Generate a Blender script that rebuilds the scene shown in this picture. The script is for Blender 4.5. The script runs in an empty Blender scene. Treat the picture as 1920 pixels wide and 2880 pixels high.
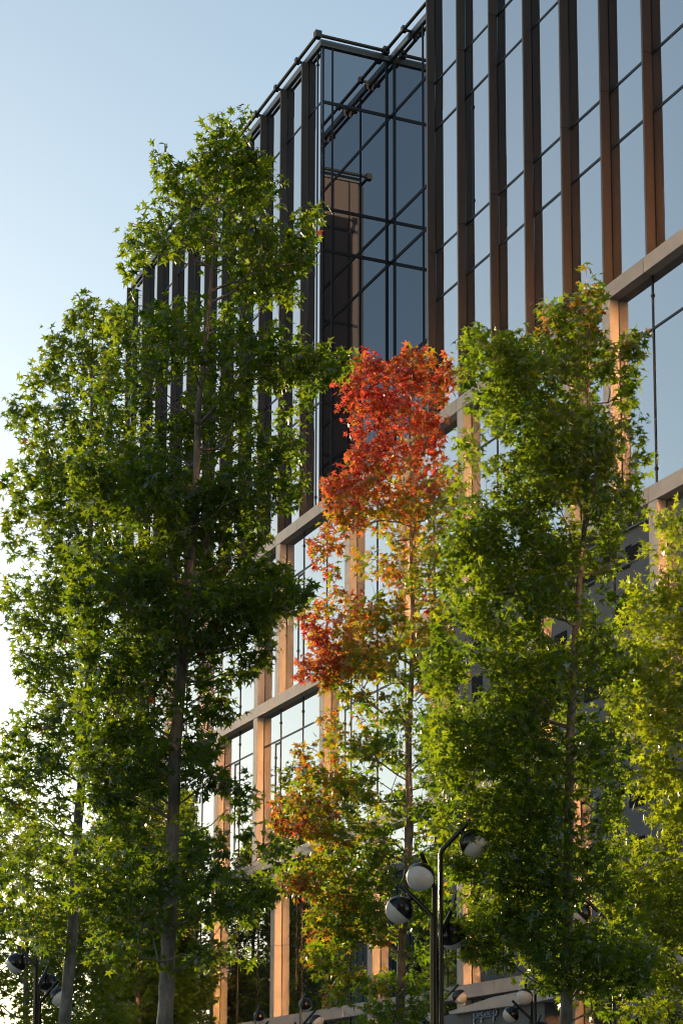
import bpy, math, random
import numpy as np
from mathutils import Vector, Matrix

# ------------------------------------------------------------------ camera, sky, sun, exposure
F_PX, CX, CY = 5712.37, 960.0, 2383.1          # lens of the photograph in its own 1920x2880 pixels
PITCH, ROLL, YAW = 0.15276, 0.00274, 0.407547
W_PX, H_PX = 1920.0, 2880.0
EYE = Vector((0.0, 0.0, 1.6))
scene = bpy.context.scene
col = scene.collection

fw0 = Vector((-math.cos(YAW), math.sin(YAW), 0)); rt0 = Vector((math.sin(YAW), math.cos(YAW), 0)); zz = Vector((0, 0, 1))
FWD = math.cos(PITCH) * fw0 + math.sin(PITCH) * zz
up_ = -math.sin(PITCH) * fw0 + math.cos(PITCH) * zz
RIGHT = math.cos(ROLL) * rt0 + math.sin(ROLL) * up_
UP = -math.sin(ROLL) * rt0 + math.cos(ROLL) * up_

cam_data = bpy.data.cameras.new('camera')
cam = bpy.data.objects.new('camera', cam_data)
col.objects.link(cam)
m = Matrix((RIGHT, UP, -FWD)).transposed().to_4x4()
m.translation = EYE
cam.matrix_world = m
cam_data.sensor_fit = 'VERTICAL'
cam_data.sensor_height = 36.0
cam_data.sensor_width = 24.0
cam_data.lens = F_PX / H_PX * 36.0
cam_data.shift_x = 0.0
cam_data.shift_y = (CY - H_PX / 2) / H_PX
cam_data.clip_start = 0.1
cam_data.clip_end = 5000.0
scene.camera = cam

SUN_EL, SUN_OFF = math.radians(12.0), math.radians(3.0)     # low sun looking down the street, a little to the street side
to_sun = Vector((-math.cos(SUN_OFF) * math.cos(SUN_EL), -math.sin(SUN_OFF) * math.cos(SUN_EL), math.sin(SUN_EL)))
world = bpy.data.worlds.new('World')
scene.world = world
world.use_nodes = True
wn = world.node_tree
wn.nodes.clear()
sky = wn.nodes.new('ShaderNodeTexSky'); sky.sky_type = 'NISHITA'
sky.sun_disc = False
sky.sun_elevation = SUN_EL
sky.sun_rotation = math.atan2(to_sun.x, to_sun.y) % (2 * math.pi)
sky.altitude = 0.0; sky.air_density = 1.0; sky.dust_density = 0.2; sky.ozone_density = 1.0
bg = wn.nodes.new('ShaderNodeBackground'); bg.inputs['Strength'].default_value = 0.15
out = wn.nodes.new('ShaderNodeOutputWorld')
wb = wn.nodes.new('ShaderNodeMix'); wb.data_type = 'RGBA'; wb.blend_type = 'MULTIPLY'; wb.inputs[0].default_value = 1.0
[i for i in wb.inputs if i.name == 'B' and i.type == 'RGBA'][0].default_value = (1.14, 1.02, 0.87, 1)     # daylight white balance of the photograph
for a_, b_ in ((sky.outputs[0], [i for i in wb.inputs if i.name == 'A' and i.type == 'RGBA'][0]), ([o_ for o_ in wb.outputs if o_.type == 'RGBA'][0], bg.inputs['Color'])): wn.links.new(a_, b_)
wn.links.new(bg.outputs[0], out.inputs['Surface'])

sun_data = bpy.data.lights.new('sun', 'SUN')
sun_data.energy = 5.0; sun_data.angle = math.radians(0.5); sun_data.color = (1.0, 0.78, 0.52)
sun = bpy.data.objects.new('sun', sun_data)
sun.rotation_euler = (-to_sun).to_track_quat('-Z', 'Y').to_euler()
sun.location = (-40, -10, 60)
col.objects.link(sun)

scene.view_settings.view_transform = 'Standard'
scene.view_settings.look = 'None'
scene.view_settings.exposure = 0.6
scene.view_settings.gamma = 1.0
scene.render.engine = 'CYCLES'
cy = scene.cycles
cy.use_denoising = True
try: cy.denoiser = 'OPENIMAGEDENOISE'
except Exception: pass
cy.filter_width = 1.1
cy.max_bounces = 8; cy.diffuse_bounces = 3; cy.glossy_bounces = 5; cy.transmission_bounces = 4
cy.caustics_reflective = True; cy.blur_glossy = 0.0
cy.sample_clamp_indirect = 50.0

# ------------------------------------------------------------------ helpers
def ray(px, py):
    px, py = float(px), float(py)
    return (px - CX) / F_PX * RIGHT - (py - CY) / F_PX * UP + FWD
def on_plane_y(px, py, y):
    r = ray(px, py); return EYE + r * (y / r.y)
def at_dist(px, py, d):                       # point at horizontal distance d from the camera
    r = ray(px, py); return EYE + r * (d / math.hypot(r.x, r.y))

class MB:
    """collects boxes, prisms and tubes; build() links them as one mesh object"""
    def __init__(self): self.v = []; self.f = []; self.sm = []
    def add(self, vs, fs, smooth=False):
        n = len(self.v); self.v += [tuple(p) for p in vs]
        for f in fs: self.f.append([i + n for i in f]); self.sm.append(smooth)
    def box(self, x0, x1, y0, y1, z0, z1):
        vs = [(x0,y0,z0),(x1,y0,z0),(x1,y1,z0),(x0,y1,z0),(x0,y0,z1),(x1,y0,z1),(x1,y1,z1),(x0,y1,z1)]
        self.add(vs, [(0,3,2,1),(4,5,6,7),(0,1,5,4),(1,2,6,5),(2,3,7,6),(3,0,4,7)])
        return self
    def bevel_box(self, x0, x1, y0, y1, z0, z1, b):
        """box with chamfered long edges (octagon in plan) - catches an edge light"""
        lo = [(x0+b,y0),(x1-b,y0),(x1,y0+b),(x1,y1),(x0,y1),(x0,y0+b)]
        self.prism(lo, z0, z1); return self
    def prism(self, pts, z0, z1):
        n = len(pts); vs = [(x,y,z0) for x,y in pts] + [(x,y,z1) for x,y in pts]
        fs = [tuple(reversed(range(n))), tuple(range(n, 2*n))] + [(i,(i+1)%n,(i+1)%n+n,i+n) for i in range(n)]
        self.add(vs, fs); return self
    def prism_y(self, pts, y0, y1):            # polygon in x,z extruded along y
        n = len(pts); vs = [(x,y0,z) for x,z in pts] + [(x,y1,z) for x,z in pts]
        fs = [tuple(range(n)), tuple(reversed(range(n, 2*n)))] + [((i+1)%n,i,i+n,(i+1)%n+n) for i in range(n)]
        self.add(vs, fs); return self
    def tube(self, pts, radii, seg=10, caps=True, smooth=True):
        pts = [Vector(p) for p in pts]
        if not hasattr(radii, '__len__'): radii = [radii]*len(pts)
        rings = []; ref = None
        for i, p in enumerate(pts):
            t = (pts[min(i+1,len(pts)-1)] - pts[max(i-1,0)]).normalized()
            if ref is None:
                ref = t.orthogonal().normalized()
            ref = (ref - t*ref.dot(t)).normalized(); b = t.cross(ref)
            rr_ = float(radii[i]); rings.append([p + rr_*(math.cos(a)*ref + math.sin(a)*b) for a in [2*math.pi*k/seg for k in range(seg)]])
        vs = [q for r in rings for q in r]; fs = []
        for i in range(len(pts)-1):
            for k in range(seg):
                a, b2 = i*seg+k, i*seg+(k+1)%seg
                fs.append((a, b2, b2+seg, a+seg))
        self.add(vs, fs, smooth)
        if caps:
            self.add(rings[0], [tuple(reversed(range(seg)))]); self.add(rings[-1], [tuple(range(seg))])
        return self
    def build(self, name, mat, parent=None):
        me = bpy.data.meshes.new(name); me.from_pydata(self.v, [], self.f); me.update()
        me.polygons.foreach_set('use_smooth', self.sm)
        o = bpy.data.objects.new(name, me); me.materials.append(mat); col.objects.link(o)
        if parent:
            o.parent = parent
            o.matrix_parent_inverse = parent.matrix_basis.inverted()   # parts are written in world coordinates
        return o

def tag(o, label=None, cat=None, group=None, kind=None):
    for k, v in (('label',label),('category',cat),('group',group),('kind',kind)):
        if v: o[k] = v
    return o
def empty(name, loc, label, cat, group=None):
    o = bpy.data.objects.new(name, None); o.location = loc; o.empty_display_size = 0.3
    col.objects.link(o); return tag(o, label, cat, group)

# ------------------------------------------------------------------ materials
def mat(name):
    m = bpy.data.materials.new(name); m.use_nodes = True
    nt = m.node_tree; nt.nodes.clear(); o = nt.nodes.new('ShaderNodeOutputMaterial')
    return m, nt, o
def N(nt, kind, **kw):
    n = nt.nodes.new(kind)
    for k, v in kw.items():
        if k in n.inputs.keys(): n.inputs[k].default_value = v
        else: setattr(n, k, v)
    return n
def principled(name, c, rough=0.5, metal=0.0, spec=0.5, noise=None, bump=None, island=0):
    m, nt, o = mat(name); p = N(nt, 'ShaderNodeBsdfPrincipled')
    p.inputs['Roughness'].default_value = rough; p.inputs['Metallic'].default_value = metal
    p.inputs['Specular IOR Level'].default_value = spec
    p.inputs['Base Color'].default_value = (*c, 1)
    nt.links.new(p.outputs[0], o.inputs[0])
    if noise:                                    # (scale, second colour, detail, stretch)
        sc, c2, det, st = noise
        tc = N(nt, 'ShaderNodeTexCoord'); mp = N(nt, 'ShaderNodeMapping'); mp.inputs['Scale'].default_value = st
        tx = N(nt, 'ShaderNodeTexNoise', Scale=sc, Detail=det, Roughness=0.65)
        rp = N(nt, 'ShaderNodeValToRGB'); rp.color_ramp.elements[0].position = 0.3; rp.color_ramp.elements[1].position = 0.7
        rp.color_ramp.elements[0].color = (*c2, 1); rp.color_ramp.elements[1].color = (*c, 1)
        nt.links.new(tc.outputs['Object'], mp.inputs[0]); nt.links.new(mp.outputs[0], tx.inputs['Vector'])
        nt.links.new(tx.outputs[0], rp.inputs[0]); nt.links.new(rp.outputs[0], p.inputs['Base Color'])
        if island:                                # slab to slab differences
            ge = N(nt, 'ShaderNodeNewGeometry'); mr = N(nt, 'ShaderNodeMapRange'); mr.inputs['To Min'].default_value = 1-island; mr.inputs['To Max'].default_value = 1+island
            mul = N(nt, 'ShaderNodeVectorMath'); mul.operation = 'SCALE'
            nt.links.new(ge.outputs['Random Per Island'], mr.inputs['Value']); nt.links.new(mr.outputs[0], mul.inputs['Scale'])
            nt.links.new(rp.outputs[0], mul.inputs[0]); nt.links.new(mul.outputs[0], p.inputs['Base Color'])
        if bump:
            b = N(nt, 'ShaderNodeBump', Strength=bump[0], Distance=bump[1])
            nt.links.new(tx.outputs[0], b.inputs['Height']); nt.links.new(b.outputs[0], p.inputs['Normal'])
    return m

def glass_mat(name, tint, f0, f1, wave=0.0):
    """coated solar-control glass: dark behind, mirror-like in front, stronger at grazing angles"""
    m, nt, o = mat(name)
    d = N(nt, 'ShaderNodeBsdfDiffuse'); d.inputs['Color'].default_value = (0.012, 0.013, 0.017, 1)
    g = N(nt, 'ShaderNodeBsdfGlossy'); g.inputs['Roughness'].default_value = 0.0; g.inputs['Color'].default_value = (*tint, 1)
    lw = N(nt, 'ShaderNodeLayerWeight', Blend=0.5)
    mr = N(nt, 'ShaderNodeMapRange'); mr.inputs['From Min'].default_value = 0.0; mr.inputs['From Max'].default_value = 1.0
    mr.inputs['To Min'].default_value = f0; mr.inputs['To Max'].default_value = f1
    mx = N(nt, 'ShaderNodeMixShader')
    nt.links.new(lw.outputs['Facing'], mr.inputs['Value']); nt.links.new(mr.outputs[0], mx.inputs[0])
    nt.links.new(d.outputs[0], mx.inputs[1]); nt.links.new(g.outputs[0], mx.inputs[2]); nt.links.new(mx.outputs[0], o.inputs[0])
    if wave:
        tc = N(nt, 'ShaderNodeTexCoord'); tx = N(nt, 'ShaderNodeTexNoise', Scale=0.9, Detail=1.0)
        b = N(nt, 'ShaderNodeBump', Strength=wave, Distance=0.02)
        nt.links.new(tc.outputs['Object'], tx.inputs['Vector']); nt.links.new(tx.outputs[0], b.inputs['Height'])
        nt.links.new(b.outputs[0], g.inputs['Normal'])
    return m

M = {}
M['stone'] = principled('limestone', (0.455, 0.43, 0.41), 0.75, noise=(2.2, (0.35, 0.325, 0.305), 8.0, (1, 1, 1)), bump=(0.25, 0.01), island=0.09)
M['joint'] = principled('stone_joint', (0.05, 0.045, 0.04), 0.9)
M['fin'] = principled('bronze_metal', (0.066, 0.057, 0.052), 0.5, 0.1, 0.3, noise=(1.2, (0.054, 0.047, 0.043), 3.0, (1, 1, 0.15)), island=0.12)
M['frame'] = principled('black_frame', (0.014, 0.015, 0.018), 0.4, 0.2)
M['parapet'] = principled('grey_metal', (0.16, 0.17, 0.175), 0.4, 0.5)
M['rail'] = principled('dark_steel', (0.05, 0.045, 0.042), 0.45, 0.4)
M['reflect_panel'] = principled('brown_reflection', (0.19, 0.125, 0.095), 0.5, 0.1)  # brown stands in for the reflection in the end wall's glass
M['core'] = principled('dark_core', (0.012, 0.012, 0.014), 0.9)
M['glass'] = glass_mat('coated_glass', (0.92, 0.94, 0.97), 0.34, 0.78, 0.012)
M['deepglass'] = glass_mat('deep_blue_glass', (0.78, 0.83, 0.92), 0.26, 0.85, 0.02)
M['lightstone'] = principled('pale_render', (0.50, 0.48, 0.45), 0.8, noise=(6, (0.44, 0.42, 0.40), 4, (1,1,1)))
M['greypanel'] = principled('grey_panel', (0.16, 0.16, 0.165), 0.7, noise=(5, (0.13, 0.13, 0.135), 4, (1,1,1)))
M['lampblack'] = principled('black_enamel', (0.008, 0.008, 0.009), 0.22, 0.0, 0.6)
M['opal'] = principled('opal_glass', (0.72, 0.71, 0.69), 0.15, 0.0, 0.5)
M['signwhite'] = principled('sign_white', (0.55, 0.62, 0.68), 0.4)
M['signblue'] = principled('sign_blue', (0.012, 0.03, 0.12), 0.35)
M['asphalt'] = principled('asphalt', (0.05, 0.05, 0.052), 0.9, noise=(30, (0.035, 0.035, 0.036), 6, (1,1,1)))
M['paving'] = principled('paving', (0.30, 0.28, 0.26), 0.85, noise=(3, (0.22, 0.21, 0.2), 6, (1,1,1)))
M['bark'] = principled('bark', (0.30, 0.29, 0.285), 0.95, noise=(11, (0.085, 0.078, 0.075), 8, (1, 1, 0.35)), bump=(0.8, 0.02))
M['teal'] = glass_mat('teal_glass', (0.30, 0.48, 0.58), 0.09, 0.7)
M['greywall'] = principled('grey_render', (0.34, 0.32, 0.33), 0.9, noise=(1.0, (0.30, 0.28, 0.29), 4, (1,1,1)))

def leaf_mat():
    m, nt, o = mat('sweetgum_leaf')
    at = N(nt, 'ShaderNodeAttribute'); at.attribute_name = 'leaf_col'
    at2 = N(nt, 'ShaderNodeAttribute'); at2.attribute_name = 'leaf_trans'
    d = N(nt, 'ShaderNodeBsdfDiffuse'); t = N(nt, 'ShaderNodeBsdfTranslucent')
    g = N(nt, 'ShaderNodeBsdfGlossy', Roughness=0.38); g.inputs['Color'].default_value = (1, 1, 1, 1)
    m1 = N(nt, 'ShaderNodeMixShader'); m1.inputs[0].default_value = 0.5
    lw = N(nt, 'ShaderNodeLayerWeight', Blend=0.25); mr = N(nt, 'ShaderNodeMapRange')
    mr.inputs['To Min'].default_value = 0.012; mr.inputs['To Max'].default_value = 0.13
    m2 = N(nt, 'ShaderNodeMixShader')
    L = nt.links.new
    L(at.outputs['Color'], d.inputs['Color']); L(at2.outputs['Color'], t.inputs['Color'])
    L(d.outputs[0], m1.inputs[1]); L(t.outputs[0], m1.inputs[2])
    L(lw.outputs['Fresnel'], mr.inputs['Value']); L(mr.outputs[0], m2.inputs[0])
    L(m1.outputs[0], m2.inputs[1]); L(g.outputs[0], m2.inputs[2]); L(m2.outputs[0], o.inputs[0])
    return m
M['leaf'] = leaf_mat()

def mirror_mat():
    m, nt, o = mat('bronze_mirror_glass')
    g = N(nt, 'ShaderNodeBsdfGlossy', Roughness=0.17); g.inputs['Color'].default_value = (0.82, 0.45, 0.20, 1)
    nt.links.new(g.outputs[0], o.inputs[0]); return m
M['sunmirror'] = mirror_mat()

# ------------------------------------------------------------------ setting: ground, road, pavement
g = MB(); g.add([(-900,-900,0),(900,-900,0),(900,900,0),(-900,900,0)], [(0,1,2,3)])
tag(g.build('ground', M['asphalt']), kind='structure')
g = MB(); g.box(-300, 120, 3.5, 21.9, 0.004, 0.13); tag(g.build('pavement', M['paving']), kind='structure')
g = MB(); g.box(-300, 120, -12, -8, 0.004, 0.13); tag(g.build('far_pavement', M['paving']), kind='structure')
g = MB(); g.add([(-300,-8,0.004),(120,-8,0.004),(120,3.5,0.004),(-300,3.5,0.004)], [(0,1,2,3)])
tag(g.build('road', M['asphalt']), kind='structure')

# ------------------------------------------------------------------ the office building
E0 = EYE.z
YF, YG = 22.0, 22.24                       # stone / fin front plane and glass plane
def kx(k): return -34.75 - 1.77 * k
Z1T, Z1B = 18.97 + E0, 18.63 + E0          # stone bands: top and bottom
Z2T, Z2B = 13.90 + E0, 13.56 + E0
Z3T, Z3B = 9.03 + E0, 8.69 + E0
Z4T, Z4B = 4.16 + E0, 3.84 + E0
ZP0, ZP1 = 33.66 + E0, 33.86 + E0          # roof parapet
XL, XLU = -73.75, -72.25                   # left end of the stone base / of the glass top
XC, XR = -53.2, -45.54                     # the recess: end of the left wing, start of the right wing
YB = 24.55                                 # glass at the back of the recess
XE = -24.0                                 # right end (outside the frame)

bld = empty('office_building', (-50, 22, 0), 'long glass office block with dark vertical fins over a stone grid base', 'building')

core = MB()
core.box(XL+0.3, XE, YG+0.06, 45, 0, Z1T-0.05)
core.box(XLU+0.1, XC-0.06, YG+0.06, 45, Z1T, ZP0)
core.box(XR+0.06, XE, YG+0.06, 45, Z1T, ZP0)
core.box(XC-0.06, XR+0.06, YB+0.06, 45, Z1T, ZP0)
core.build('wall', M['core'], bld)

rnd = random.Random(5)
def glass_bay(x0, x1, z0, z1, transoms, mullions, mat_g='glass', extra=None, bar=0.06):
    """one glazed bay: pane with a dark frame and bars standing 6-12 mm proud of it"""
    xs = sorted({x0, x1} | {q[0] for q in mullions if q[2]-q[1] > 0.9*(z1-z0)}); zs = sorted({z0, z1} | {t for t in transoms if z0 < t < z1})
    p = MB()
    for xa, xb in zip(xs[:-1], xs[1:]):                  # panes sit a few millimetres out of true
        for za, zb in zip(zs[:-1], zs[1:]):
            d = [rnd.uniform(0.0, 0.007) for _ in range(4)]
            p.add([(xa,YG+d[0],za),(xb,YG+d[1],za),(xb,YG+d[2],zb),(xa,YG+d[3],zb),(xa,YG+.03,za),(xb,YG+.03,za),(xb,YG+.03,zb),(xa,YG+.03,zb)],
                  [(0,1,2),(0,2,3),(5,4,7,6),(4,0,3,7),(1,5,6,2),(3,2,6,7),(4,5,1,0)])
    w = p.build('window', M[mat_g], bld)
    f = MB(); e = 0.012
    f.box(x1-0.06, x1-0.012, YG-e-0.0005, YG-0.0004, z0, z1)     # stile behind the fin or pier
    for z in transoms: f.box(x0, x1, YG-e, YG-0.0005, z-bar/2, z+bar/2)
    for (xm, za, zb) in mullions: f.box(xm-0.022, xm+0.022, YG-e-0.004, YG-0.0005, za, zb)
    for (xm, za, zb) in mullions:                       # little brackets along the bars
        for zc in (za+0.45, zb-0.45): f.box(xm-0.03, xm+0.03, YG-e-0.02, YG-e-0.0045, zc-0.035, zc+0.035)
    if extra:
        for b in extra: f.box(*b)
    if f.v: f.build('mullion', M['frame'], w)
    return w

T_UP = [31.85+E0, 28.41+E0, 27.07+E0, 23.63+E0, 22.27+E0]
# upper glazing between the fins
opening = {(1,): 0}
for k in list(range(-6, 6)) + list(range(11, 21)):
    xr, xl = kx(k), kx(k+1)
    if k == 20: xl = XLU
    mull = []
    ext = []
    def hopper(xm, za, zb, side):
        mull.append((xm, za, zb))
        a, b = (xl+0.07, xm) if side < 0 else (xm, xr-0.075)
        ext.append((a, b, YG-0.02, YG-0.0005, za-0.03, za+0.02)); ext.append((a, b, YG-0.02, YG-0.0005, zb-0.02, zb+0.03))
    if k == 4: hopper(xl+0.42, 23.63+E0, 27.07+E0, -1)
    if k == 2: hopper(xr-0.30, 20.2+E0, 22.27+E0, 1)
    if k == 12: hopper(xr-0.3, 27.07+E0, 28.4+E0, 1)
    if k == 15: hopper(xr-0.4, 22.3+E0, 27.07+E0, 1)
    if k == 13: hopper(xl+0.4, Z1T, 22.27+E0, -1)
    glass_bay(xl, xr, Z1T, ZP0, T_UP, mull, extra=ext)
glass_bay(kx(11), XC, Z1T, ZP0, T_UP, [(-53.52, Z1T, ZP0)])          # last strip up to the recess corner
glass_bay(XR, kx(6), Z1T, ZP0, [t-0.02 for t in T_UP], [])

# recess: return wall of the left wing (faces +x), back wall, end wall of the right wing (faces -x)
def pane_x(x0, x1, y0, y1, name, mt):
    p = MB(); p.box(x0, x1, y0, y1, Z1T, ZP0); return p.build(name, M[mt], bld)
w = pane_x(XC-0.03, XC, YG+0.031, YB, 'window', 'deepglass')
f = MB()
for z in T_UP: f.box(XC+0.0005, XC+0.02, YG+0.03, YB-0.02, z-0.05, z+0.05)
for y in (22.29, 22.60, 24.40): f.box(XC+0.0005, XC+0.025, y-0.025, y+0.025, Z1T, ZP0)
f.build('mullion', M['frame'], w)
p = MB(); p.box(XC, XR, YB, YB+0.03, Z1T, ZP0); w = p.build('window', M['glass'], bld)
f = MB()
for z in T_UP: f.box(XC+0.03, XR-0.03, YB-0.02, YB-0.0005, z-0.05, z+0.05)
for x in (-52.95, -50.9, -47.89): f.box(x-0.03, x+0.03, YB-0.025, YB-0.0005, Z1T, ZP0)
f.build('mullion', M['frame'], w)
p = MB(); p.box(XR, XR+0.03, YG+0.031, YB-0.001, Z1T, ZP0); w = p.build('reflect_panel', M['reflect_panel'], bld)
f = MB()
for z in T_UP: f.box(XR-0.02, XR-0.0005, YG+0.03, YB-0.03, z-0.05, z+0.05)
for y in (22.6, 23.2, 23.8, 24.2): f.box(XR-0.025, XR-0.0005, y-0.03, y+0.03, Z1T, ZP0)
f.build('mullion', M['frame'], w)
p = MB(); p.box(XC, XR, YG+0.05, YB, Z1T-0.2, Z1T-0.01); p.build('recess_floor', M['parapet'], bld)

# fins
for k in list(range(-6, 7)) + list(range(11, 22)):
    x = kx(k) if k < 21 else XLU + 0.07
    m_ = MB(); zs = [Z1T+0.03, 23.63+E0, 28.41+E0, 33.65+E0]
    for a, b in zip(zs[:-1], zs[1:]): m_.bevel_box(x-0.07, x, YF+0.01, YG-0.013, a, b-0.014, 0.006)
    m_.box(x-0.06, x-0.01, YF+0.03, YG-0.014, zs[0]+0.01, zs[-1]-0.02)
    m_.build('fin', M['fin'], bld)

# stone bands and pilasters, each in slabs with open joints over a dark backing
def band(z0, z1, depth=YF):
    s = MB(); x = XE
    xs = [XE] + [kx(k)-0.15 for k in range(-5, 22)] + [XL]
    for a, b in zip(xs[:-1], xs[1:]):
        s.bevel_box(b+0.006, a-0.006, depth, YG+0.05, z0, z1, 0.008)
    o = s.build('stone_band', M['stone'], bld)
    j = MB(); j.box(XL+0.01, XE-0.01, depth+0.02, YG+0.045, z0+0.01, z1-0.01); j.build('joint', M['joint'], o)
for z0, z1 in ((Z1B, Z1T), (Z2B, Z2T), (Z3B, Z3T), (Z4B, Z4T)): band(z0, z1)

def pilaster(xl, z0, z1, w=0.34, zj=None):
    s = MB(); zs = [z0+0.004, zj or (z0+z1)/2, z1-0.008]
    for a, b in zip(zs[:-1], zs[1:]):
        s.bevel_box(xl, xl+w, YF+0.004, YG-0.013, a+0.006, b-0.006, 0.008)
    s.build('stone_pilaster', M['stone'], bld)

def row(z0, z1, ks, off, zt, zjoint):
    ks = sorted(ks)
    for k in ks: pilaster(kx(k)-off, z0, z1, zj=zjoint)
    pilaster(XL+0.001, z0, z1, 0.4, zj=zjoint)
    edges = [XE] + [kx(k)-off for k in ks] + [XL]
    for a, b in zip(edges[:-1], edges[1:]):               # one window per opening
        x0, x1 = b+0.05, a+0.05
        mull = []
        k0 = int(math.floor((-34.75 - x1)/1.77)); k1 = int(math.ceil((-34.75 - x0)/1.77))
        for k in range(k0, k1+1):
            xm = kx(k) - 0.18
            if x0+0.6 < xm < x1-0.3: mull.append((xm, z0, z1))
        ext = []
        if rnd.random() < 0.6 and mull:
            xm = mull[-1][0]
            if xm - 0.45 > x0 + 0.4:
                mull.append((xm-0.42, z0+0.7, zt-0.05)); ext.append((xm-0.42, xm, YG-0.02, YG-0.0005, zt-0.12, zt-0.07)); ext.append((xm-0.42, xm, YG-0.02, YG-0.0005, z0+0.66, z0+0.71))
        glass_bay(x0, x1, z0, z1, [zt] if zt else [], mull, bar=0.05, extra=ext)
row(Z2T, Z1B, [-4,-2,1,2,5,7,9,12,13,16,18,20], 0.12, 17.44+E0, 16.0+E0)
row(Z3T, Z2B, [-5,-3,0,3,6,10,13,15,18,20], 0.16, 12.61+E0, 10.9+E0)
row(Z4T, Z3B, [-4,-1,2,5,8,12,15,17,19], 0.32, 7.75+E0, 6.3+E0)
row(0.15, Z4B, [-4,-1,2,5,8,12,15,17,19], 0.32, 3.2, 2.0)

# roof parapet and window-cleaning rail
pp = MB()
pp.box(XLU-0.02, XC+0.06, YG-0.06, YG+0.25, ZP0, ZP1)
pp.box(XR-0.06, XE, YG-0.06, YG+0.25, ZP0, ZP1)
pp.box(XC-0.2, XC+0.062, YG+0.2505, YB-0.061, ZP0, ZP1)
pp.box(XR-0.062, XR+0.2, YG+0.2505, YB-0.061, ZP0, ZP1)
pp.box(XC-0.2, XR+0.2, YB-0.06, YB+0.25, ZP0, ZP1)
pp.build('parapet', M['parapet'], bld)
ZR, YR = 33.83+E0, 21.99
rl = MB(); RR = 0.055
rl.tube([(XLU-0.1, YR, ZR), (XC+0.27, YR, ZR)], RR)
rl.tube([(XC+0.27, YR, ZR+0.001), (XC+0.27, YB-0.29, ZR+0.001)], RR)
rl.tube([(XC+0.27, YB-0.29, ZR), (XR-0.27, YB-0.29, ZR)], RR)
rl.tube([(XR-0.27, YR, ZR+0.001), (XR-0.27, YB-0.29, ZR+0.001)], RR)
rl.tube([(XR-0.27, YR, ZR), (XE, YR, ZR)], RR)
for (x, y) in ((XC+0.27, YR), (XC+0.27, YB-0.29), (XR-0.27, YR), (XR-0.27, YB-0.29)):
    rl.box(x-0.1, x+0.1, y-0.1, y+0.1, ZR-0.1, ZR+0.11)
rail = rl.build('roof_rail', M['rail'], bld)
def bracket(x, y, dx, dy):
    b = MB(); b.tube([(x-dx*0.06, y-dy*0.06, ZR), (x+dx*0.30, y+dy*0.30, ZR-0.03)], 0.045, 8)
    b.box(x-0.075, x+0.075, y-0.075, y+0.075, ZR-0.085, ZR+0.09)
    b.box(x+dx*0.2-0.05, x+dx*0.2+0.05, y+dy*0.2-0.05, y+dy*0.2+0.05, ZR-0.30, ZR-0.075)
    b.build('bracket', M['rail'], rail)
for k in range(11, 21): bracket(kx(k)-0.35-0.0, YR, 0, 1)
for k in range(-5, 6): bracket(kx(k)-0.35, YR, 0, 1)
for x in (-51.6, -49.8, -48.0, -46.3): bracket(x, YB-0.29, 0, 1)

# shop canopy and its panels under the stone base
def xz(px, py, y): p = on_plane_y(px, py, y); return (p.x, p.z)
c = MB()
pts = [(1262,2853),(1433,2829),(1459,2824),(1510,2817),(1575,2804),(1600,2798),(1600,2768),(1572,2775),(1447,2791),(1385,2804),(1262,2845)]
c.prism_y([xz(a, b, 21.3) for a, b in pts], 21.3, 21.9)
can = c.build('shop_canopy', M['lightstone'], bld)
c = MB()
x0, _ = xz(1240, 2850, 21.5); x1, _ = xz(1530, 2850, 21.5); _, zt = xz(1433, 2829, 21.3)
c.box(x0, x1, 21.5, 21.95, 0.15, zt+0.02)
c.build('shop_wall', M['greypanel'], can)

# script sign on the shop wall
def sign():
    strokes = []; x = 0.0
    def arc(cx, cz, r, a0, a1, n=9, sx=0.8): return [(cx + sx*r*math.cos(math.radians(a0+(a1-a0)*i/n)), cz + r*math.sin(math.radians(a0+(a1-a0)*i/n))) for i in range(n+1)]
    def P(x): return [[(x, 1.05), (x-0.02, 0.3), (x-0.08, -1.1)], arc(x+0.38, 0.5, 0.5, 150, -165)]
    def A(x): return [arc(x+0.36, 0.42, 0.42, 60, 330), [(x+0.66, 0.9), (x+0.63, 0.2), (x+0.78, 0.0), (x+0.95, 0.15)]]
    def C(x): return [arc(x+0.36, 0.42, 0.44, 55, 320)]
    def I(x): return [[(x+0.12, 0.85), (x+0.1, 0.15), (x+0.22, 0.0), (x+0.36, 0.2)]]
    for ch, adv in (('p', 0.9), ('a', 0.95), ('p', 0.9), ('a', 0.95), ('c', 0.72), ('i', 0.4), ('p', 0.9)):
        strokes += {'p': P, 'a': A, 'c': C, 'i': I}[ch](x); x += adv
    return strokes
root = empty('shop_sign', (*[on_plane_y(1330, 2840, 21.45)[i] for i in range(3)],), 'pale blue script shop sign reading papacip with dark blue strokes on the grey wall', 'sign')
o0 = on_plane_y(1331, 2863, 21.45); sc = 0.135
def ribbon(strokes, y, r):
    b = MB()
    for s in strokes: b.tube([(o0.x + a*sc*1.5, y, o0.z + c_*sc) for a, c_ in s], r, 8)
    return b
ribbon(sign(), 21.455, 0.034).build('letter_back', M['signwhite'], root)
ribbon(sign(), 21.425, 0.013).build('letter_face', M['signblue'], root)

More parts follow.
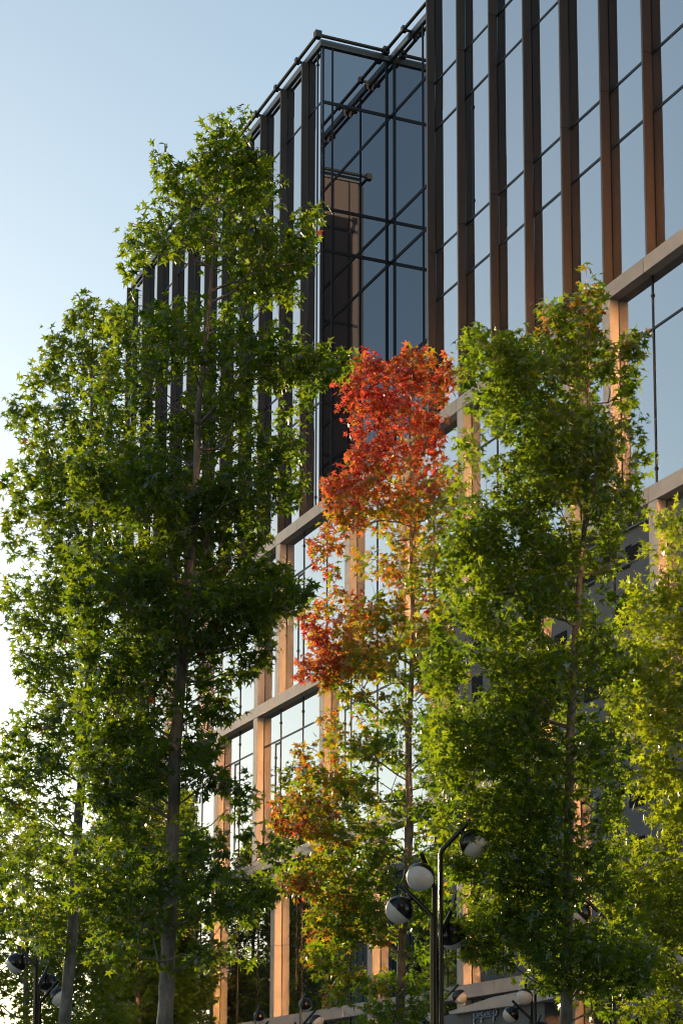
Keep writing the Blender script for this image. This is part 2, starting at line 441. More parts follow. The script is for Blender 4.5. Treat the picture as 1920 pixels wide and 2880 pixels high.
# ------------------------------------------------------------------ buildings across (seen in the panes), unseen shade block and mirror tower
def block(name, label, x0, x1, y0, y1, h, wall, glass, sx, sz, ww, wh):
    b = empty(name, ((x0+x1)/2, (y0+y1)/2, 0), label, 'building')
    w = MB(); w.box(x0, x1, y0, y1, 0, h); w.build('wall', M[wall], b)
    r = MB(); r.box(x0-0.2, x1+0.2, y0-0.2, y1+0.2, h+0.002, h+0.6); r.build('roof', M['parapet'], b)
    g_ = MB(); nx = int((x1-x0)/sx); nz = int(h/sz)
    for i in range(nx):
        for j in range(nz):
            xa = x0 + (i+0.5)*(x1-x0)/nx; za = (j+0.5)*h/nz
            g_.box(xa-ww/2, xa+ww/2, y1+0.001, y1+0.05, za-wh/2, za+wh/2)
    g_.build('window', M[glass], b)
    return b
block('apartment_block', 'grey rendered block with small dark windows across the street', -124, -84, -34, -16, 38, 'greywall', 'core', 4.0, 3.2, 1.5, 1.7)
block('glass_block', 'low teal glazed block with a thin dark grid across the street', -152, -127, -36, -16, 22, 'frame', 'teal', 1.6, 1.9, 1.54, 1.84)
block('shade_block', 'unseen broad grey block added to shade the lower tree crowns', -176, -150, -8, 22, 29.5, 'greywall', 'core', 3.5, 3.4, 1.6, 1.8)  # added out of view to keep low sun off the lower crowns
sm = empty('mirror_glass_tower', (9, 4, 0), 'unseen bronze mirror glass tower at the near end of the street shaped to throw the sun back', 'building')
w = MB(); w.box(9, 30, -18, 26, 0, 37); w.build('wall', M['core'], sm)
w = MB(); w.box(8.93, 8.99, 5.5, 24.0, 15.5, 32.4); w.build('window', M['sunmirror'], sm)  # unseen mirror pane, sized and tinted to throw orange light on the piers
sm.rotation_euler = (0, 0, math.radians(-2.0))

# ------------------------------------------------------------------ street lamps
def make_lamp():
    root = empty('street_lamp', (0,0,0), 'lamp', 'street lamp', 'street lamps with globe heads')
    tops = [4.96, 4.53, 4.22, 3.95]
    for i, zt in enumerate(tops):
        th = math.radians((0, -102, 180, 78)[i]); d = Vector((math.cos(th), math.sin(th), 0))
        off = d*0.05
        b = MB(); a0 = off + Vector((0,0,0)); a1 = off + Vector((0,0,zt)); arm = (d + zz).normalized()
        b.tube([a0, off + Vector((0,0,zt-0.03)), a1 + arm*0.02, a1 + arm*0.50], 0.027, 12)
        b.tube([off, off + Vector((0,0,0.5))], 0.034, 12)
        b.build('pole', M['lampblack'], root)
        n = (d - zz).normalized()                     # from arm towards globe
        c0 = a1 + arm*0.33 + n*0.215
        # globe: white front half, black half cap slightly larger
        def hemi(r, lo, hi, nseg=28, nr=12):
            t1 = n.orthogonal().normalized(); t2 = n.cross(t1); vs = []; fs = []
            for q in range(nr+1):
                a = math.radians(lo + (hi-lo)*q/nr)
                for s in range(nseg):
                    ph = 2*math.pi*s/nseg
                    vs.append(c0 + r*(math.sin(a)*n + math.cos(a)*(math.cos(ph)*t1 + math.sin(ph)*t2)))
            for q in range(nr):
                for s in range(nseg):
                    fs.append((q*nseg+s, q*nseg+(s+1)%nseg, (q+1)*nseg+(s+1)%nseg, (q+1)*nseg+s))
            return vs, fs
        b = MB(); b.add(*hemi(0.16, -8, 89.5), smooth=True); gl = b.build('globe', M['opal'], root)
        b = MB(); b.add(*hemi(0.166, -89.5, 1), smooth=True); b.build('cap', M['lampblack'], gl)
        b = MB(); b.tube([a1 + arm*0.33 + n*0.02, c0 - n*0.15], 0.032, 12); b.build('neck', M['lampblack'], gl)
    return root
def children_of(o): return [c for c in bpy.data.objects if c.parent == o]
def copy_tree(o, parent=None):
    c = o.copy(); col.objects.link(c)
    if parent: c.parent = parent
    for ch in children_of(o): copy_tree(ch, c)
    return c
lamp0 = make_lamp()
base_az = math.atan2(RIGHT.y, RIGHT.x)
LAMPS = [(1228, 23.0, -15, 'black four headed globe lamp tallest in view in front of the red leaved tree'),
         (1716, 29.7, 165, 'black globe lamp behind the trunk and low leaves of the right green tree'),
         (106, 33.0, -105, 'black globe lamp among the leaves left of both left trunks'),
         (716, 51.0, 75, 'distant globe lamp farthest down the street beside an orange lit pilaster'),
         (844, 47.0, 75, 'distant globe lamp before the pale stone base with two dark capped globes'),
         (1238, 45.0, -15, 'small distant globe lamp behind the tall near lamp poles'),
         (1497, 40.0, -15, 'small globe lamp beside the script shop sign')]
for i, (px, d, rot, lab) in enumerate(LAMPS):
    o = lamp0 if i == 0 else copy_tree(lamp0)
    p = at_dist(px, 2800, d)
    o.location = (p.x, p.y, 0.13 if p.y > 3.5 else 0)
    o.rotation_euler = (0, 0, base_az + math.radians(rot))
    o['label'] = lab

# ------------------------------------------------------------------ trees
S = 1.2245                                 # outlines below were read off a 1568 pixel wide view
LEAF_A = np.array([180, 122, 92, 60, 30, 0, -30, -60, -92, -122]) * math.pi/180
LEAF_R = np.array([0.12, 0.76, 0.36, 0.98, 0.40, 1.08, 0.40, 0.98, 0.36, 0.76])

def smoothnoise(p, s, seed):
    r = np.random.RandomState(seed); v = np.zeros(len(p))
    for i in range(7):
        d = r.normal(size=3); d /= np.linalg.norm(d); v += np.sin((p @ d) * s * (0.7 + 0.25*i) + r.uniform(0, 6.28))
    return v / 7

def poly_rows(poly):
    P = np.array(poly, float); Q = np.roll(P, -1, 0)
    def seg(y):
        m_ = (P[:,1] <= y) != (Q[:,1] <= y)
        xs = P[m_,0] + (y - P[m_,1]) / (Q[m_,1] - P[m_,1]) * (Q[m_,0] - P[m_,0])
        return np.sort(xs)
    return seg

def make_tree(label, dist, poly, trunk, r0, ncl, leaf, color, seed, group='sweetgum trees along the street', per=7, gap=-0.25, depth=0.9, holes=(), limbs=(), space=0.26, slen=1.0, clear=38, edge_p=0.4, spires=()):
    """poly: outline of the crown, trunk: its centre line (photograph pixels at distance dist); the crown gets a round depth"""
    rs = np.random.RandomState(seed); rr = random.Random(seed)
    base = at_dist(trunk[0][0], trunk[0][1], dist); hd = Vector((base.x-EYE.x, base.y-EYE.y, 0)).normalized()
    def P3(px, py, w=0.0):
        r = ray(px, py); return np.array(EYE + r * float((dist + w) / (r.x*hd.x + r.y*hd.y)))
    ppm = F_PX / dist
    # --- trunk nodes
    tp = [P3(a, b) for a, b in trunk]; wig = 0.0
    g0 = tp[0].copy(); g0[2] = 0.1; dirv = (tp[1]-tp[0]); g0[:2] -= dirv[:2]/max(dirv[2], .1)*min(tp[0][2], 1.0)*0.5
    tp = [g0] + tp
    nodes = []; par = []; plen = []; isr = []
    for i in range(len(tp)-1):
        n = max(1, int(np.linalg.norm(tp[i+1]-tp[i]) / 0.15))
        for j in range(n):
            nodes.append(tp[i] + (tp[i+1]-tp[i])*j/n)
    nodes.append(tp[-1]); nt_ = len(nodes)
    par = [-1] + list(range(nt_-1)); plen = [0.0]*nt_
    # extra limbs drawn by hand: lists of (px, py, depth)
    NMAX = 60000; A = np.zeros((NMAX, 3)); A[:nt_] = nodes; PL = np.zeros(NMAX); cnt = nt_
    def attach(p, step=0.22, w_path=0.22, bend=0.12):
        nonlocal cnt
        q = A[:cnt]; d = p - q; L = np.linalg.norm(d, axis=1)
        slope = d[:,2] / np.maximum(L, 1e-4)
        cost = L * (1 + 1.3*np.clip(0.35 - slope, 0, 2)) + w_path*PL[:cnt]
        lowt = np.arange(cnt) < min(nt_, 6); cost[lowt] += 3
        j = int(np.argmin(cost)); a = A[j].copy(); n = max(1, int(L[j]/step)); last = j
        side = np.cross(p-a, rs.normal(size=3)); ln = np.linalg.norm(side); side = side/ln if ln > 1e-6 else side
        amp = bend*L[j]*rs.uniform(-1, 1)
        for t in range(1, n+1):
            s = t/n; pt = a + (p-a)*s + side*amp*math.sin(math.pi*s) - np.array([0,0,1])*0.10*L[j]*math.sin(math.pi*s)
            A[cnt] = pt; PL[cnt] = PL[last] + np.linalg.norm(pt-A[last]); par.append(last); last = cnt; cnt += 1
        return last
    for lim in limbs:
        for (a, b, w) in lim: attach(P3(a, b, w), bend=0.02, w_path=0.0)
    # --- cluster centres
    seg = poly_rows(poly); PY = [q[1] for q in poly]; y0, y1 = min(PY), max(PY)
    cand = []; tt_ = []
    tries = 0
    tl = np.array(trunk, float)[::-1]
    while len(cand) < ncl*6 and tries < ncl*80:
        tries += 1
        y = rs.uniform(y0, y1); xs = seg(y)
        if len(xs) < 2: continue
        x = rs.uniform(min(p_[0] for p_ in poly), max(p_[0] for p_ in poly))
        k = np.searchsorted(xs, x)
        if k % 2 == 0: continue
        if any(((x-hx)/ha)**2 + ((y-hy)/hb)**2 < 1 for hx, hy, ha, hb in holes): continue
        half = 0.5*(xs[-1]-xs[0]); t = (x - 0.5*(xs[0]+xs[-1])) / max(half, 1)
        seghalf = 0.5*(xs[k]-xs[k-1]) if k < len(xs) else half; seghalf_ = seghalf
        h = min(max(half, 25)/ppm*depth*math.sqrt(max(0.0, 1-t*t)), 1.9, 0.2 + 2.2*seghalf/ppm)
        w = rs.uniform(-1, 1); w = math.copysign(abs(w)**0.8, w)*h
        if w < 0.12 and clear > 0:                                # keep the stem in sight from the street
            tx = np.interp(y, tl[:,1], tl[:,0])
            if abs(x - tx) < clear*(0.35 + 0.65*(y - y0)/(y1 - y0)) and rs.uniform() < 0.88: continue
        if rs.uniform() < 0.55*t*t or (seghalf_/ppm < 0.22 and rs.uniform() < 0.6): continue
        cand.append((x, y, w)); tt_.append(abs(t))
    cand = np.array(cand); pts = np.array([P3(*c_) for c_ in cand])
    an = pts*np.array([1, 1, 1.5])
    nz = 0.55*smoothnoise(an, 5.5, seed+7) + 0.45*smoothnoise(an, 2.2, seed+9)
    keep = nz > gap + 0.16*np.array(tt_)**2
    cand, pts = cand[keep], pts[keep]
    cell = {}; sel = []
    for i in range(len(pts)):                                     # thin the shoots out to an even spacing
        key = tuple(np.floor(pts[i]/space).astype(int)); ok = True
        for dx in (-1,0,1):
            for dy in (-1,0,1):
                for dz in (-1,0,1):
                    for j in cell.get((key[0]+dx, key[1]+dy, key[2]+dz), ()):
                        if np.linalg.norm(pts[i]-pts[j]) < space: ok = False
        if ok: cell.setdefault(key, []).append(i); sel.append(i)
        if len(sel) >= ncl: break
    cand, pts = cand[sel], pts[sel]
    Pp = np.array(poly); area = 0.5*np.sum(Pp[:,0]*np.roll(Pp[:,1],-1) - np.roll(Pp[:,0],-1)*Pp[:,1])
    n_in = len(sel)
    ex = []
    for i in range(len(Pp)):                                      # more shoots all along the outline
        a, b = Pp[i], Pp[(i+1) % len(Pp)]; L = np.linalg.norm(b-a); n_ = np.array([(b-a)[1], -(b-a)[0]])/max(L, 1e-6)*math.copysign(1, area)
        for t in np.arange(0, L, 34*230/ppm*0.8):
            if rs.uniform() < edge_p:
                q = a + (b-a)*min(1, (t + rs.uniform(0, 20))/L) - n_*rs.uniform(0.05, 0.22)*ppm
                ex.append((q[0], q[1], rs.normal()*0.3))
    ex = np.array(ex); cand = np.concatenate([cand, ex]); pts = np.concatenate([pts, np.array([P3(*e) for e in ex])])
    tn = A[:nt_]
    dist_t = [np.min(np.linalg.norm(tn - p_, axis=1)) for p_ in pts]
    def inside(px, py):
        xs = seg(py); return len(xs) > 1 and np.searchsorted(xs, px) % 2 == 1
    def pix(p):
        v = Vector(p) - EYE; z = v.dot(FWD); return CX + F_PX*v.dot(RIGHT)/z, CY - F_PX*v.dot(UP)/z
    cl_p, cl_d, cl_px, tips, cl_sh = [], [], [], [], []
    for i in np.argsort(dist_t):
        e = attach(pts[i])
        rad_v = pts[i] - tn[np.argmin(np.linalg.norm(tn - pts[i], axis=1))]; rad_v[2] *= 0.3
        low = np.clip((cand[i][1] - y0)/(y1 - y0)*1.25 - 0.25, 0, 1)
        d = rad_v/max(np.linalg.norm(rad_v), 0.15)*(0.5 + 0.5*low) + np.array([0, 0, 1.0 - 0.8*low]) + rs.normal(size=3)*0.30
        d /= np.linalg.norm(d); L = rs.uniform(0.25, 0.80)*slen; n = max(1, int(L/0.105)); p = pts[i].copy(); last = e
        px0 = pix(p); cl_p.append(p.copy()); cl_d.append(d); cl_px.append(px0); tips.append(last); cl_sh.append(i)
        for k in range(n):
            d = d + rs.normal(size=3)*0.10 + np.array([0, 0, 0.04 - 0.06*low]); d /= np.linalg.norm(d)
            p = p + d*0.105; pp_ = pix(p)
            if not inside(*pp_) and k > rs.randint(0, 3): break
            A[cnt] = p; PL[cnt] = PL[last] + 0.105; par.append(last); last = cnt; cnt += 1
            cl_p.append(p.copy()); cl_d.append(d); cl_px.append(pp_); tips.append(last); cl_sh.append(i)
    for sp in spires:                                             # single long shoots that stand out of the crown
        path = [P3(a*S, b*S, rs.normal()*0.12) for a, b in sp]; last = attach(path[0]); p = path[0]; shi = len(pts) + len(cl_sh); shi = 0
        for q in path[1:]:
            L = np.linalg.norm(q - p); n = max(1, int(L/0.10)); a0 = p.copy()
            for k in range(1, n+1):
                p = a0 + (q - a0)*k/n + rs.normal(size=3)*0.02
                A[cnt] = p; PL[cnt] = PL[last] + 0.1; par.append(last); last = cnt; cnt += 1
                dd = (q - a0)/max(L, 1e-6)
                for _ in range(2 if k > 1 else 1):
                    off = rs.normal(size=3)*0.05
                    cl_p.append(p + off); cl_d.append(dd); cl_px.append(pix(p)); tips.append(last); cl_sh.append(rs.randint(0, len(pts)))
    pts = np.array(cl_p); cand = np.array(cl_px); tips = np.array(tips); shd = np.array(cl_d); cl_sh = np.array(cl_sh)
    # --- radii by the pipe rule
    PAR = np.array(par); rad = np.zeros(cnt); wgt = np.zeros(cnt)
    np.add.at(wgt, tips, 0.35)
    for i in range(cnt-1, 0, -1): wgt[PAR[i]] += wgt[i]
    rad = 0.0042*np.maximum(wgt, 1)**0.42
    nb = len(tp)
    for i in range(nt_):
        rad[i] = max(rad[i]*0.4, r0*(1 - (i/(nt_-1))**1.15) + 0.008)
    for i in range(nt_, cnt): rad[i] = min(rad[i], 0.8*rad[PAR[i]] if PAR[i] >= nt_ else 0.5*rad[PAR[i]]+0.004)
    tm = MB()
    tpts = [A[i] + np.array([math.sin(i*0.23+seed), math.cos(i*0.31+seed*2), 0])*0.010 for i in range(nt_)]
    tm.tube(tpts, [rad[i]*(1 + 0.05*math.sin(i*1.7) + (0.35*math.exp(-i/4))) for i in range(nt_)], 14)
    ang = [2*math.pi*k/5 for k in range(5)]
    vs = []; fs = []
    B = A[:cnt]
    for i in range(nt_, cnt):
        a, b = B[PAR[i]], B[i]; t = b-a; L = np.linalg.norm(t)
        if L < 1e-5: continue
        t /= L; u = np.cross(t, [0.31, 0.2, 0.93]); u /= np.linalg.norm(u); v = np.cross(t, u)
        ra = min(rad[PAR[i]], rad[i]*1.25) if PAR[i] >= nt_ else rad[i]*1.15
        n0 = len(vs)
        for r_, c_ in ((ra, a), (rad[i], b + t*rad[i]*0.3)):
            for q in ang: vs.append(c_ + r_*(math.cos(q)*u + math.sin(q)*v))
        for k in range(5): fs.append((n0+k, n0+(k+1)%5, n0+5+(k+1)%5, n0+5+k))
    tm.add(vs, fs, True)
    root = empty('tree', (float(A[0][0]), float(A[0][1]), 0.13), label, 'tree', group)
    tm.build('trunk', M['bark'], root)
    # --- leaves
    nl = rs.poisson(per, len(pts)).clip(2, 30); tot = int(nl.sum()); ci = np.repeat(np.arange(len(pts)), nl)
    s = shd[ci]; al = rs.uniform(-0.06, 0.06, tot)
    rnd_ = rs.normal(size=(tot, 3)); rnd_ -= s*(rnd_*s).sum(1, keepdims=True); rnd_ /= np.linalg.norm(rnd_, axis=1, keepdims=True)
    pet = rs.uniform(0.25, 1.0, tot)[:,None]*leaf*0.8
    org = pts[ci] + s*al[:,None] + rnd_*pet
    dirn = rnd_*1.0 + s*0.25 + np.array([0,0,-0.55]) + rs.normal(size=(tot,3))*0.35; dirn /= np.linalg.norm(dirn, axis=1, keepdims=True)
    nor = rnd_*0.45 + np.array([0,0,0.75]) + rs.normal(size=(tot,3))*0.45; nor -= dirn*(nor*dirn).sum(1, keepdims=True); nor /= np.linalg.norm(nor, axis=1, keepdims=True)
    bi = np.cross(nor, dirn)
    size = leaf*0.5*rs.uniform(0.62, 1.18, tot)
    aj = LEAF_A[None,:] + rs.normal(size=(tot,10))*0.06; rj = LEAF_R[None,:]*(1 + rs.normal(size=(tot,10))*0.07)
    lx = np.cos(aj)*rj; ly = np.sin(aj)*rj; curl = rs.uniform(-0.05, 0.42, tot)[:,None]
    fold = rs.uniform(0.0, 0.35, tot)[:,None]
    lz = -curl*(lx**2 + ly**2) + fold*np.abs(ly)
    V = np.zeros((tot, 11, 3))
    V[:,0] = org
    V[:,1:] = org[:,None,:] + size[:,None,None]*(lx[:,:,None]*dirn[:,None,:] + ly[:,:,None]*bi[:,None,:] + lz[:,:,None]*nor[:,None,:])
    V[:,0] += size[:,None]*0.1*dirn
    tri = np.array([[0, i, i % 10 + 1] for i in range(1, 11)])
    FI = (np.arange(tot)[:,None,None]*11 + tri[None]).reshape(-1)
    print('TREE', label[:30], 'shoots', n_in, len(ex), 'clusters', len(pts), 'leaves', tot, 'nodes', cnt)
    me = bpy.data.meshes.new('crown'); me.vertices.add(tot*11); me.vertices.foreach_set('co', V.reshape(-1))
    nf = tot*10; me.loops.add(nf*3); me.loops.foreach_set('vertex_index', FI)
    me.polygons.add(nf); me.polygons.foreach_set('loop_start', np.arange(nf)*3)
    try: me.polygons.foreach_set('loop_total', np.full(nf, 3))
    except Exception: pass
    me.update(calc_edges=True)
    px = cand[ci, 0] + rs.normal(size=tot)*14; py = cand[ci, 1] + rs.normal(size=tot)*14
    shv = rs.normal(size=int(cl_sh.max())+1); cl = shv[cl_sh][ci]*0.6 + rs.normal(size=tot)*0.45
    c_r, c_t = color(px, py, cl, rs)
    for nm, cc in (('leaf_col', c_r), ('leaf_trans', c_t)):
        at = me.attributes.new(nm, 'FLOAT_COLOR', 'POINT')
        full = np.ones((tot, 11, 4), np.float32); full[:,:,:3] = cc[:,None,:]
        at.data.foreach_set('color', full.reshape(-1))
    me.materials.append(M['leaf'])
    o = bpy.data.objects.new('crown', me); col.objects.link(o); o.parent = root
    o.matrix_parent_inverse = root.matrix_basis.inverted()
    return root

def lerp(a, b, t): return np.array(a)[None,:]*(1-t[:,None]) + np.array(b)[None,:]*t[:,None]
G_D, G_L = (0.010, 0.038, 0.010), (0.030, 0.085, 0.012)
T_D, T_L = (0.10, 0.27, 0.010), (0.58, 0.66, 0.02)
def green(px, py, cl, rs, bias=0.35, gain=0.22):
    t = np.clip(bias + gain*cl, 0, 1); return lerp(G_D, G_L, t), lerp(T_D, T_L, np.clip(t + 0.12, 0, 1))
def green_main(px, py, cl, rs):
    c, t = green(px, py, cl, rs, 0.32 + 0.0*py)
    t = t*0.85
    red = (rs.uniform(size=len(px)) < 0.003); c[red] = (0.12, 0.035, 0.015); t[red] = (0.30, 0.07, 0.02)
    return c, t
def green_yellow(px, py, cl, rs): return green(px, py, cl, rs, 0.72)
def green_right(px, py, cl, rs):
    c, t = green(px, py, cl, rs, 0.36)
    q = np.clip((1010 - py)/160, 0, 1)*np.clip((px - 1480)/120, 0, 1)
    hit = rs.uniform(size=len(px)) < q*0.35
    c[hit] = lerp((0.20, 0.10, 0.02), (0.26, 0.06, 0.025), rs.uniform(size=hit.sum())); t[hit] = lerp((0.60, 0.36, 0.03), (0.60, 0.14, 0.04), rs.uniform(size=hit.sum()))
    return c, t
def autumn(px, py, cl, rs):
    # the tips have turned: red at the top and on the hanging left twigs, yellow between, green below
    s = np.interp(py, [970, 1300, 1450, 1700, 1950, 2250, 2880], [0.98, 0.92, 0.60, 0.44, 0.24, 0.14, 0.08])
    s += np.interp(px, [840, 960, 1150, 1300], [0.28, 0.12, -0.12, -0.35])
    for hx, hy, r_, a in ((880, 1850, 90, 0.55), (800, 2300, 50, 0.5), (1150, 1170, 160, 0.3)):
        s += a*np.exp(-((px-hx)**2 + (py-hy)**2)/r_**2)
    s = np.clip(s + 0.28*cl + 0.14*rs.normal(size=len(px)) - 0.08, 0, 1)
    ks = [0, 0.3, 0.5, 0.7, 1.0]
    cr = np.stack([np.interp(s, ks, v) for v in ([0.025,0.07,0.14,0.21,0.24],[0.075,0.105,0.09,0.058,0.032],[0.012,0.015,0.018,0.022,0.028])], 1)
    ct = np.stack([np.interp(s, ks, v) for v in ([0.26,0.55,0.72,0.74,0.70],[0.44,0.56,0.46,0.24,0.10],[0.012,0.015,0.025,0.04,0.055])], 1)
    return cr, ct

def sc_(pts): return [(a*S, b*S) for a, b in pts]
# the tall green tree
T1 = sc_([(495,262),(515,272),(520,310),(558,302),(562,345),(590,360),(632,402),(642,440),(628,480),(662,545),(690,495),(724,492),(730,568),(700,610),(665,640),(700,690),(650,740),(690,798),(778,826),(798,845),(740,880),(708,920),(714,960),(660,985),(688,1040),(640,1080),(702,1122),(696,1150),(640,1165),(600,1215),(622,1275),(655,1300),(706,1340),(700,1380),(655,1440),(605,1525),(560,1560),(515,1590),(525,1655),(485,1690),(498,1745),(520,1780),(580,1840),(645,1960),(648,1982),(596,2000),(632,2050),(596,2100),(580,2140),(515,2150),(552,2190),(495,2235),(425,2215),(395,2240),(340,2235),(290,2190),(240,2110),(160,2060),(120,1990),(190,1960),(250,1880),(180,1780),(200,1700),(170,1600),(185,1480),(150,1380),(170,1260),(150,1130),(215,1000),(225,880),(250,760),(292,650),(284,575),(302,542),(352,530),(342,492),(388,470),(374,440),(374,372),(386,358),(402,380),(412,420),(450,416),(436,380),(472,332)])
make_tree('tallest green tree with a straight grey trunk left of centre', 24.0, T1, sc_([(376,2352),(385,2200),(398,1950),(402,1700),(420,1500),(446,1200),(455,950),(478,750),(490,560),(497,330)]), 0.105, 1900, 0.168, green_main, 3, per=6, gap=0.07, space=0.165, slen=0.6, spires=[[(490,430),(500,340),(498,264)],[(440,490),(395,430),(386,360)],[(470,450),(445,385)],[(560,480),(600,365)],[(585,560),(635,408)],[(535,420),(560,306)],[(690,640),(705,560),(728,494)],[(380,570),(345,490)],[(330,650),(300,545)],[(560,860),(680,850),(800,832)],[(620,1160),(704,1128)],[(560,1440),(620,1300),(600,1290)],[(600,1420),(706,1345)],[(420,1620),(520,1580),(605,1500)],[(420,1760),(520,1790),(585,1842)],[(520,1860),(590,1930),(650,1975)],[(400,2080),(520,2100),(625,2052)],[(280,1150),(160,1130)],[(260,1400),(150,1370)],[(330,760),(250,740)]], depth=0.85, holes=[(770, 2440, 90, 60)])
# the slimmer tree left of it
T2 = sc_([(210,692),(216,702),(196,712),(200,740),(180,760),(205,775),(250,720),(285,725),(300,800),(330,900),(345,1050),(350,1250),(345,1450),(330,1600),(320,1750),(310,1850),(300,1960),(240,2010),(200,2080),(260,2160),(240,2250),(150,2200),(60,2160),(-20,2120),(0,2020),(40,1950),(80,1900),(20,1880),(-10,1820),(0,1700),(60,1660),(90,1640),(30,1500),(10,1380),(60,1340),(5,1240),(30,1180),(-5,1120),(32,1080),(22,1005),(38,940),(72,912),(62,872),(108,838),(104,802),(138,762),(132,745),(168,722),(166,708),(176,704)])
make_tree('slim green tree behind the tallest tree at the left edge', 28.0, T2, sc_([(150,2352),(165,2150),(180,1900),(192,1750),(208,1500),(205,1300),(212,1050),(214,705)]), 0.095, 1200, 0.172, green_main, 11, per=5, gap=0.0, space=0.2, slen=0.65, spires=[[(208,900),(205,800),(212,697)],[(190,860),(170,780),(167,706)],[(160,900),(135,830),(136,762)],[(140,930),(106,800)],[(110,1010),(66,872)],[(100,1060),(36,945)],[(80,1180),(4,1105)],[(90,1330),(10,1240)],[(100,1480),(14,1385)],[(270,850),(265,715)],[(120,1700),(0,1690)],[(130,1850),(-5,1830)]], depth=0.85, holes=[(90, 2080, 70, 50), (300, 2560, 50, 40), (64, 2665, 45, 45)])
# low tree beyond them
T3 = sc_([(-40,1900),(40,1870),(120,1900),(150,1960),(220,2000),(255,2080),(290,2150),(280,2240),(300,2352),(260,2420),(-60,2420),(-80,2100)])
make_tree('low yellow green tree beyond the lamp in the lower left corner', 38.0, T3, sc_([(60,2420),(58,2300),(66,2100),(62,1900)]), 0.09, 900, 0.19, green_yellow, 21, per=5, gap=-0.06, space=0.25, depth=0.8)
# the tree that has started to turn
T4 = sc_([(942,800),(962,812),(982,836),(975,880),(998,872),(1040,850),(1046,862),(1012,900),(988,950),(1020,1000),(1012,1060),(1050,1120),(1060,1200),(1070,1330),(1050,1450),(1075,1560),(1060,1700),(1050,1850),(1030,2000),(1010,2120),(990,2210),(1000,2330),(960,2420),(880,2400),(800,2310),(735,2285),(762,2250),(716,2205),(692,2180),(735,2062),(650,2028),(700,2010),(720,1990),(690,1990),(715,1952),(652,1918),(628,1880),(640,1852),(660,1830),(690,1790),(682,1760),(700,1720),(760,1680),(742,1640),(788,1590),(760,1562),(692,1556),(680,1536),(742,1500),(720,1470),(682,1432),(690,1402),(724,1390),(768,1350),(736,1340),(764,1300),(722,1288),(712,1265),(740,1255),(736,1220),(760,1180),(742,1140),(758,1110),(780,1080),(812,1050),(848,1010),(838,962),(802,930),(788,880),(826,855),(830,818),(868,828),(902,866),(906,820),(932,802)])
make_tree('tree with red and orange leaves at its top and green ones below', 33.0, T4, sc_([(916,2352),(925,2150),(940,1900),(940,1650),(948,1400),(945,1200),(940,1000),(948,825)]), 0.085, 1150, 0.185, autumn, 31, per=6, gap=0.02, space=0.21, slen=0.65, clear=18, spires=[[(944,950),(948,803)],[(890,960),(866,832)],[(985,1000),(1015,905),(1042,852)],[(870,980),(830,822)],[(985,900),(975,815)],[(850,1060),(785,882)],[(850,1130),(758,1108)],[(830,1250),(712,1266)],[(850,1560),(760,1490),(692,1405)],[(860,1620),(690,1545)],[(870,1840),(760,1790),(690,1770)],[(880,1990),(760,1930),(632,1880)],[(890,2120),(760,2060),(645,2030)],[(900,2260),(780,2230),(700,2185)],[(960,1350),(1060,1280)]], depth=0.7)
# the green tree on the right
T5 = sc_([(1350,658),(1366,680),(1352,708),(1384,790),(1398,808),(1432,780),(1468,782),(1466,830),(1458,920),(1472,960),(1468,1020),(1492,1046),(1468,1074),(1450,1122),(1472,1142),(1462,1182),(1440,1222),(1420,1300),(1420,1420),(1440,1560),(1430,1700),(1420,1850),(1410,2000),(1440,2100),(1500,2170),(1490,2240),(1440,2300),(1400,2260),(1360,2352),(1330,2290),(1230,2310),(1190,2240),(1110,2210),(1040,2160),(1050,2080),(1070,2030),(1000,2000),(1000,1900),(1010,1780),(985,1650),(1000,1520),(1010,1400),(1036,1280),(1028,1140),(1042,1100),(1038,1020),(1052,982),(1090,976),(1082,950),(1090,920),(1062,898),(1054,850),(1082,802),(1092,768),(1120,782),(1150,818),(1162,782),(1208,792),(1250,782),(1278,762),(1242,746),(1252,718),(1298,716),(1332,692)])
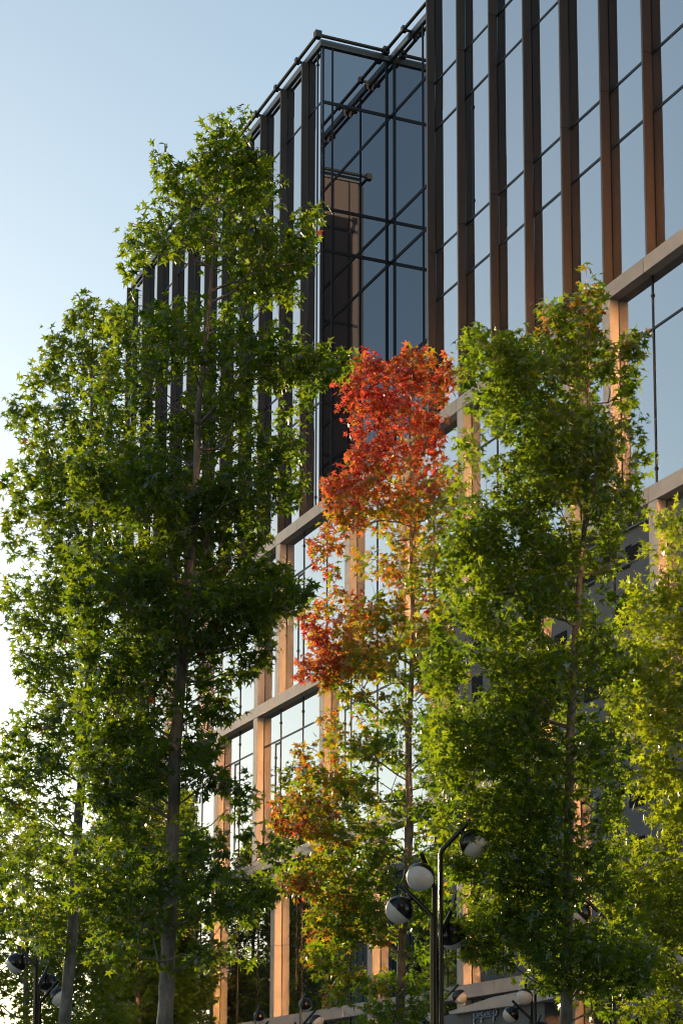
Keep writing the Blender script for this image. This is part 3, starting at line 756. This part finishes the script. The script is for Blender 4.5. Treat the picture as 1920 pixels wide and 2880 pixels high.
make_tree('dense green tree right of the lamp with a forked trunk', 23.6, T5, sc_([(1296,2352),(1303,2150),(1306,1950),(1306,1700),(1318,1500),(1330,1350),(1345,1150),(1352,900),(1352,690)]), 0.085, 1900, 0.150, green_right, 41, per=7, gap=-0.02, space=0.165, slen=0.65, clear=16, spires=[[(1350,860),(1352,660)],[(1300,860),(1285,722)],[(1130,930),(1095,770)],[(1200,930),(1190,792)],[(1430,960),(1452,785)],[(1100,960),(1056,855)],[(1260,880),(1255,722)],[(1430,1120),(1490,1046)],[(1120,1080),(1042,1020)],[(1400,900),(1400,800)]], depth=0.75, holes=[(1570, 1790, 70, 60), (1430, 1740, 60, 60), (1648, 2570, 62, 55), (1752, 2622, 48, 42), (1830, 2685, 45, 40)],
          limbs=[[(1560, 1800, 0.1), (1500, 1680, 0.15), (1480, 1500, 0.2), (1440, 1250, 0.2), (1400, 1000, 0.2)]])
# yellow green tree cut by the right edge
T6 = sc_([(1522,1186),(1494,1202),(1472,1284),(1442,1332),(1438,1400),(1402,1482),(1410,1600),(1385,1700),(1400,1850),(1390,2000),(1370,2120),(1390,2240),(1420,2330),(1440,2420),(1720,2420),(1750,2000),(1740,1500),(1690,1250),(1600,1160)])
make_tree('yellow green tree cut off by the right edge of the view', 31.0, T6, sc_([(1600,2420),(1596,2100),(1590,1800),(1584,1500),(1560,1220)]), 0.09, 1500, 0.19, green_yellow, 51, per=6, gap=0.01, space=0.225, depth=0.8)

# more of the same trees farther down the street, met only in the panes
src = [o for o in bpy.data.objects if o.parent is None and o.get('category') == 'tree']
WHERE = ['nearest', 'second', 'third', 'fourth', 'fifth', 'sixth', 'seventh', 'eighth', 'farthest']
for i in range(9):
    o = copy_tree(src[(0, 4, 5)[i % 3]]); o.location = (-82 - 5.0*i, 4.6 - 1.2*math.sin(i*2.1), 0.13); o.rotation_euler = (0, 0, 0.8 + 1.9*i)
    sz = 1.25 - 0.08*math.sin(i*1.3); o.scale = (sz*1.25, sz*1.25, sz)
    o['label'] = WHERE[i] + ' of the street trees mirrored in the lower panes'
for i in range(9):
    o = copy_tree(src[(4, 0, 5)[i % 3]]); o.location = (-84.5 - 5.0*i, 0.9 + 0.6*math.sin(i*1.7), 0.004); o.rotation_euler = (0, 0, 2.8 + 1.3*i)
    sz = 0.8 + 0.05*math.sin(i*2.3); o.scale = (sz*1.6, sz*1.6, sz)
    o['label'] = WHERE[i] + ' of the low kerbside trees mirrored in the lower panes'
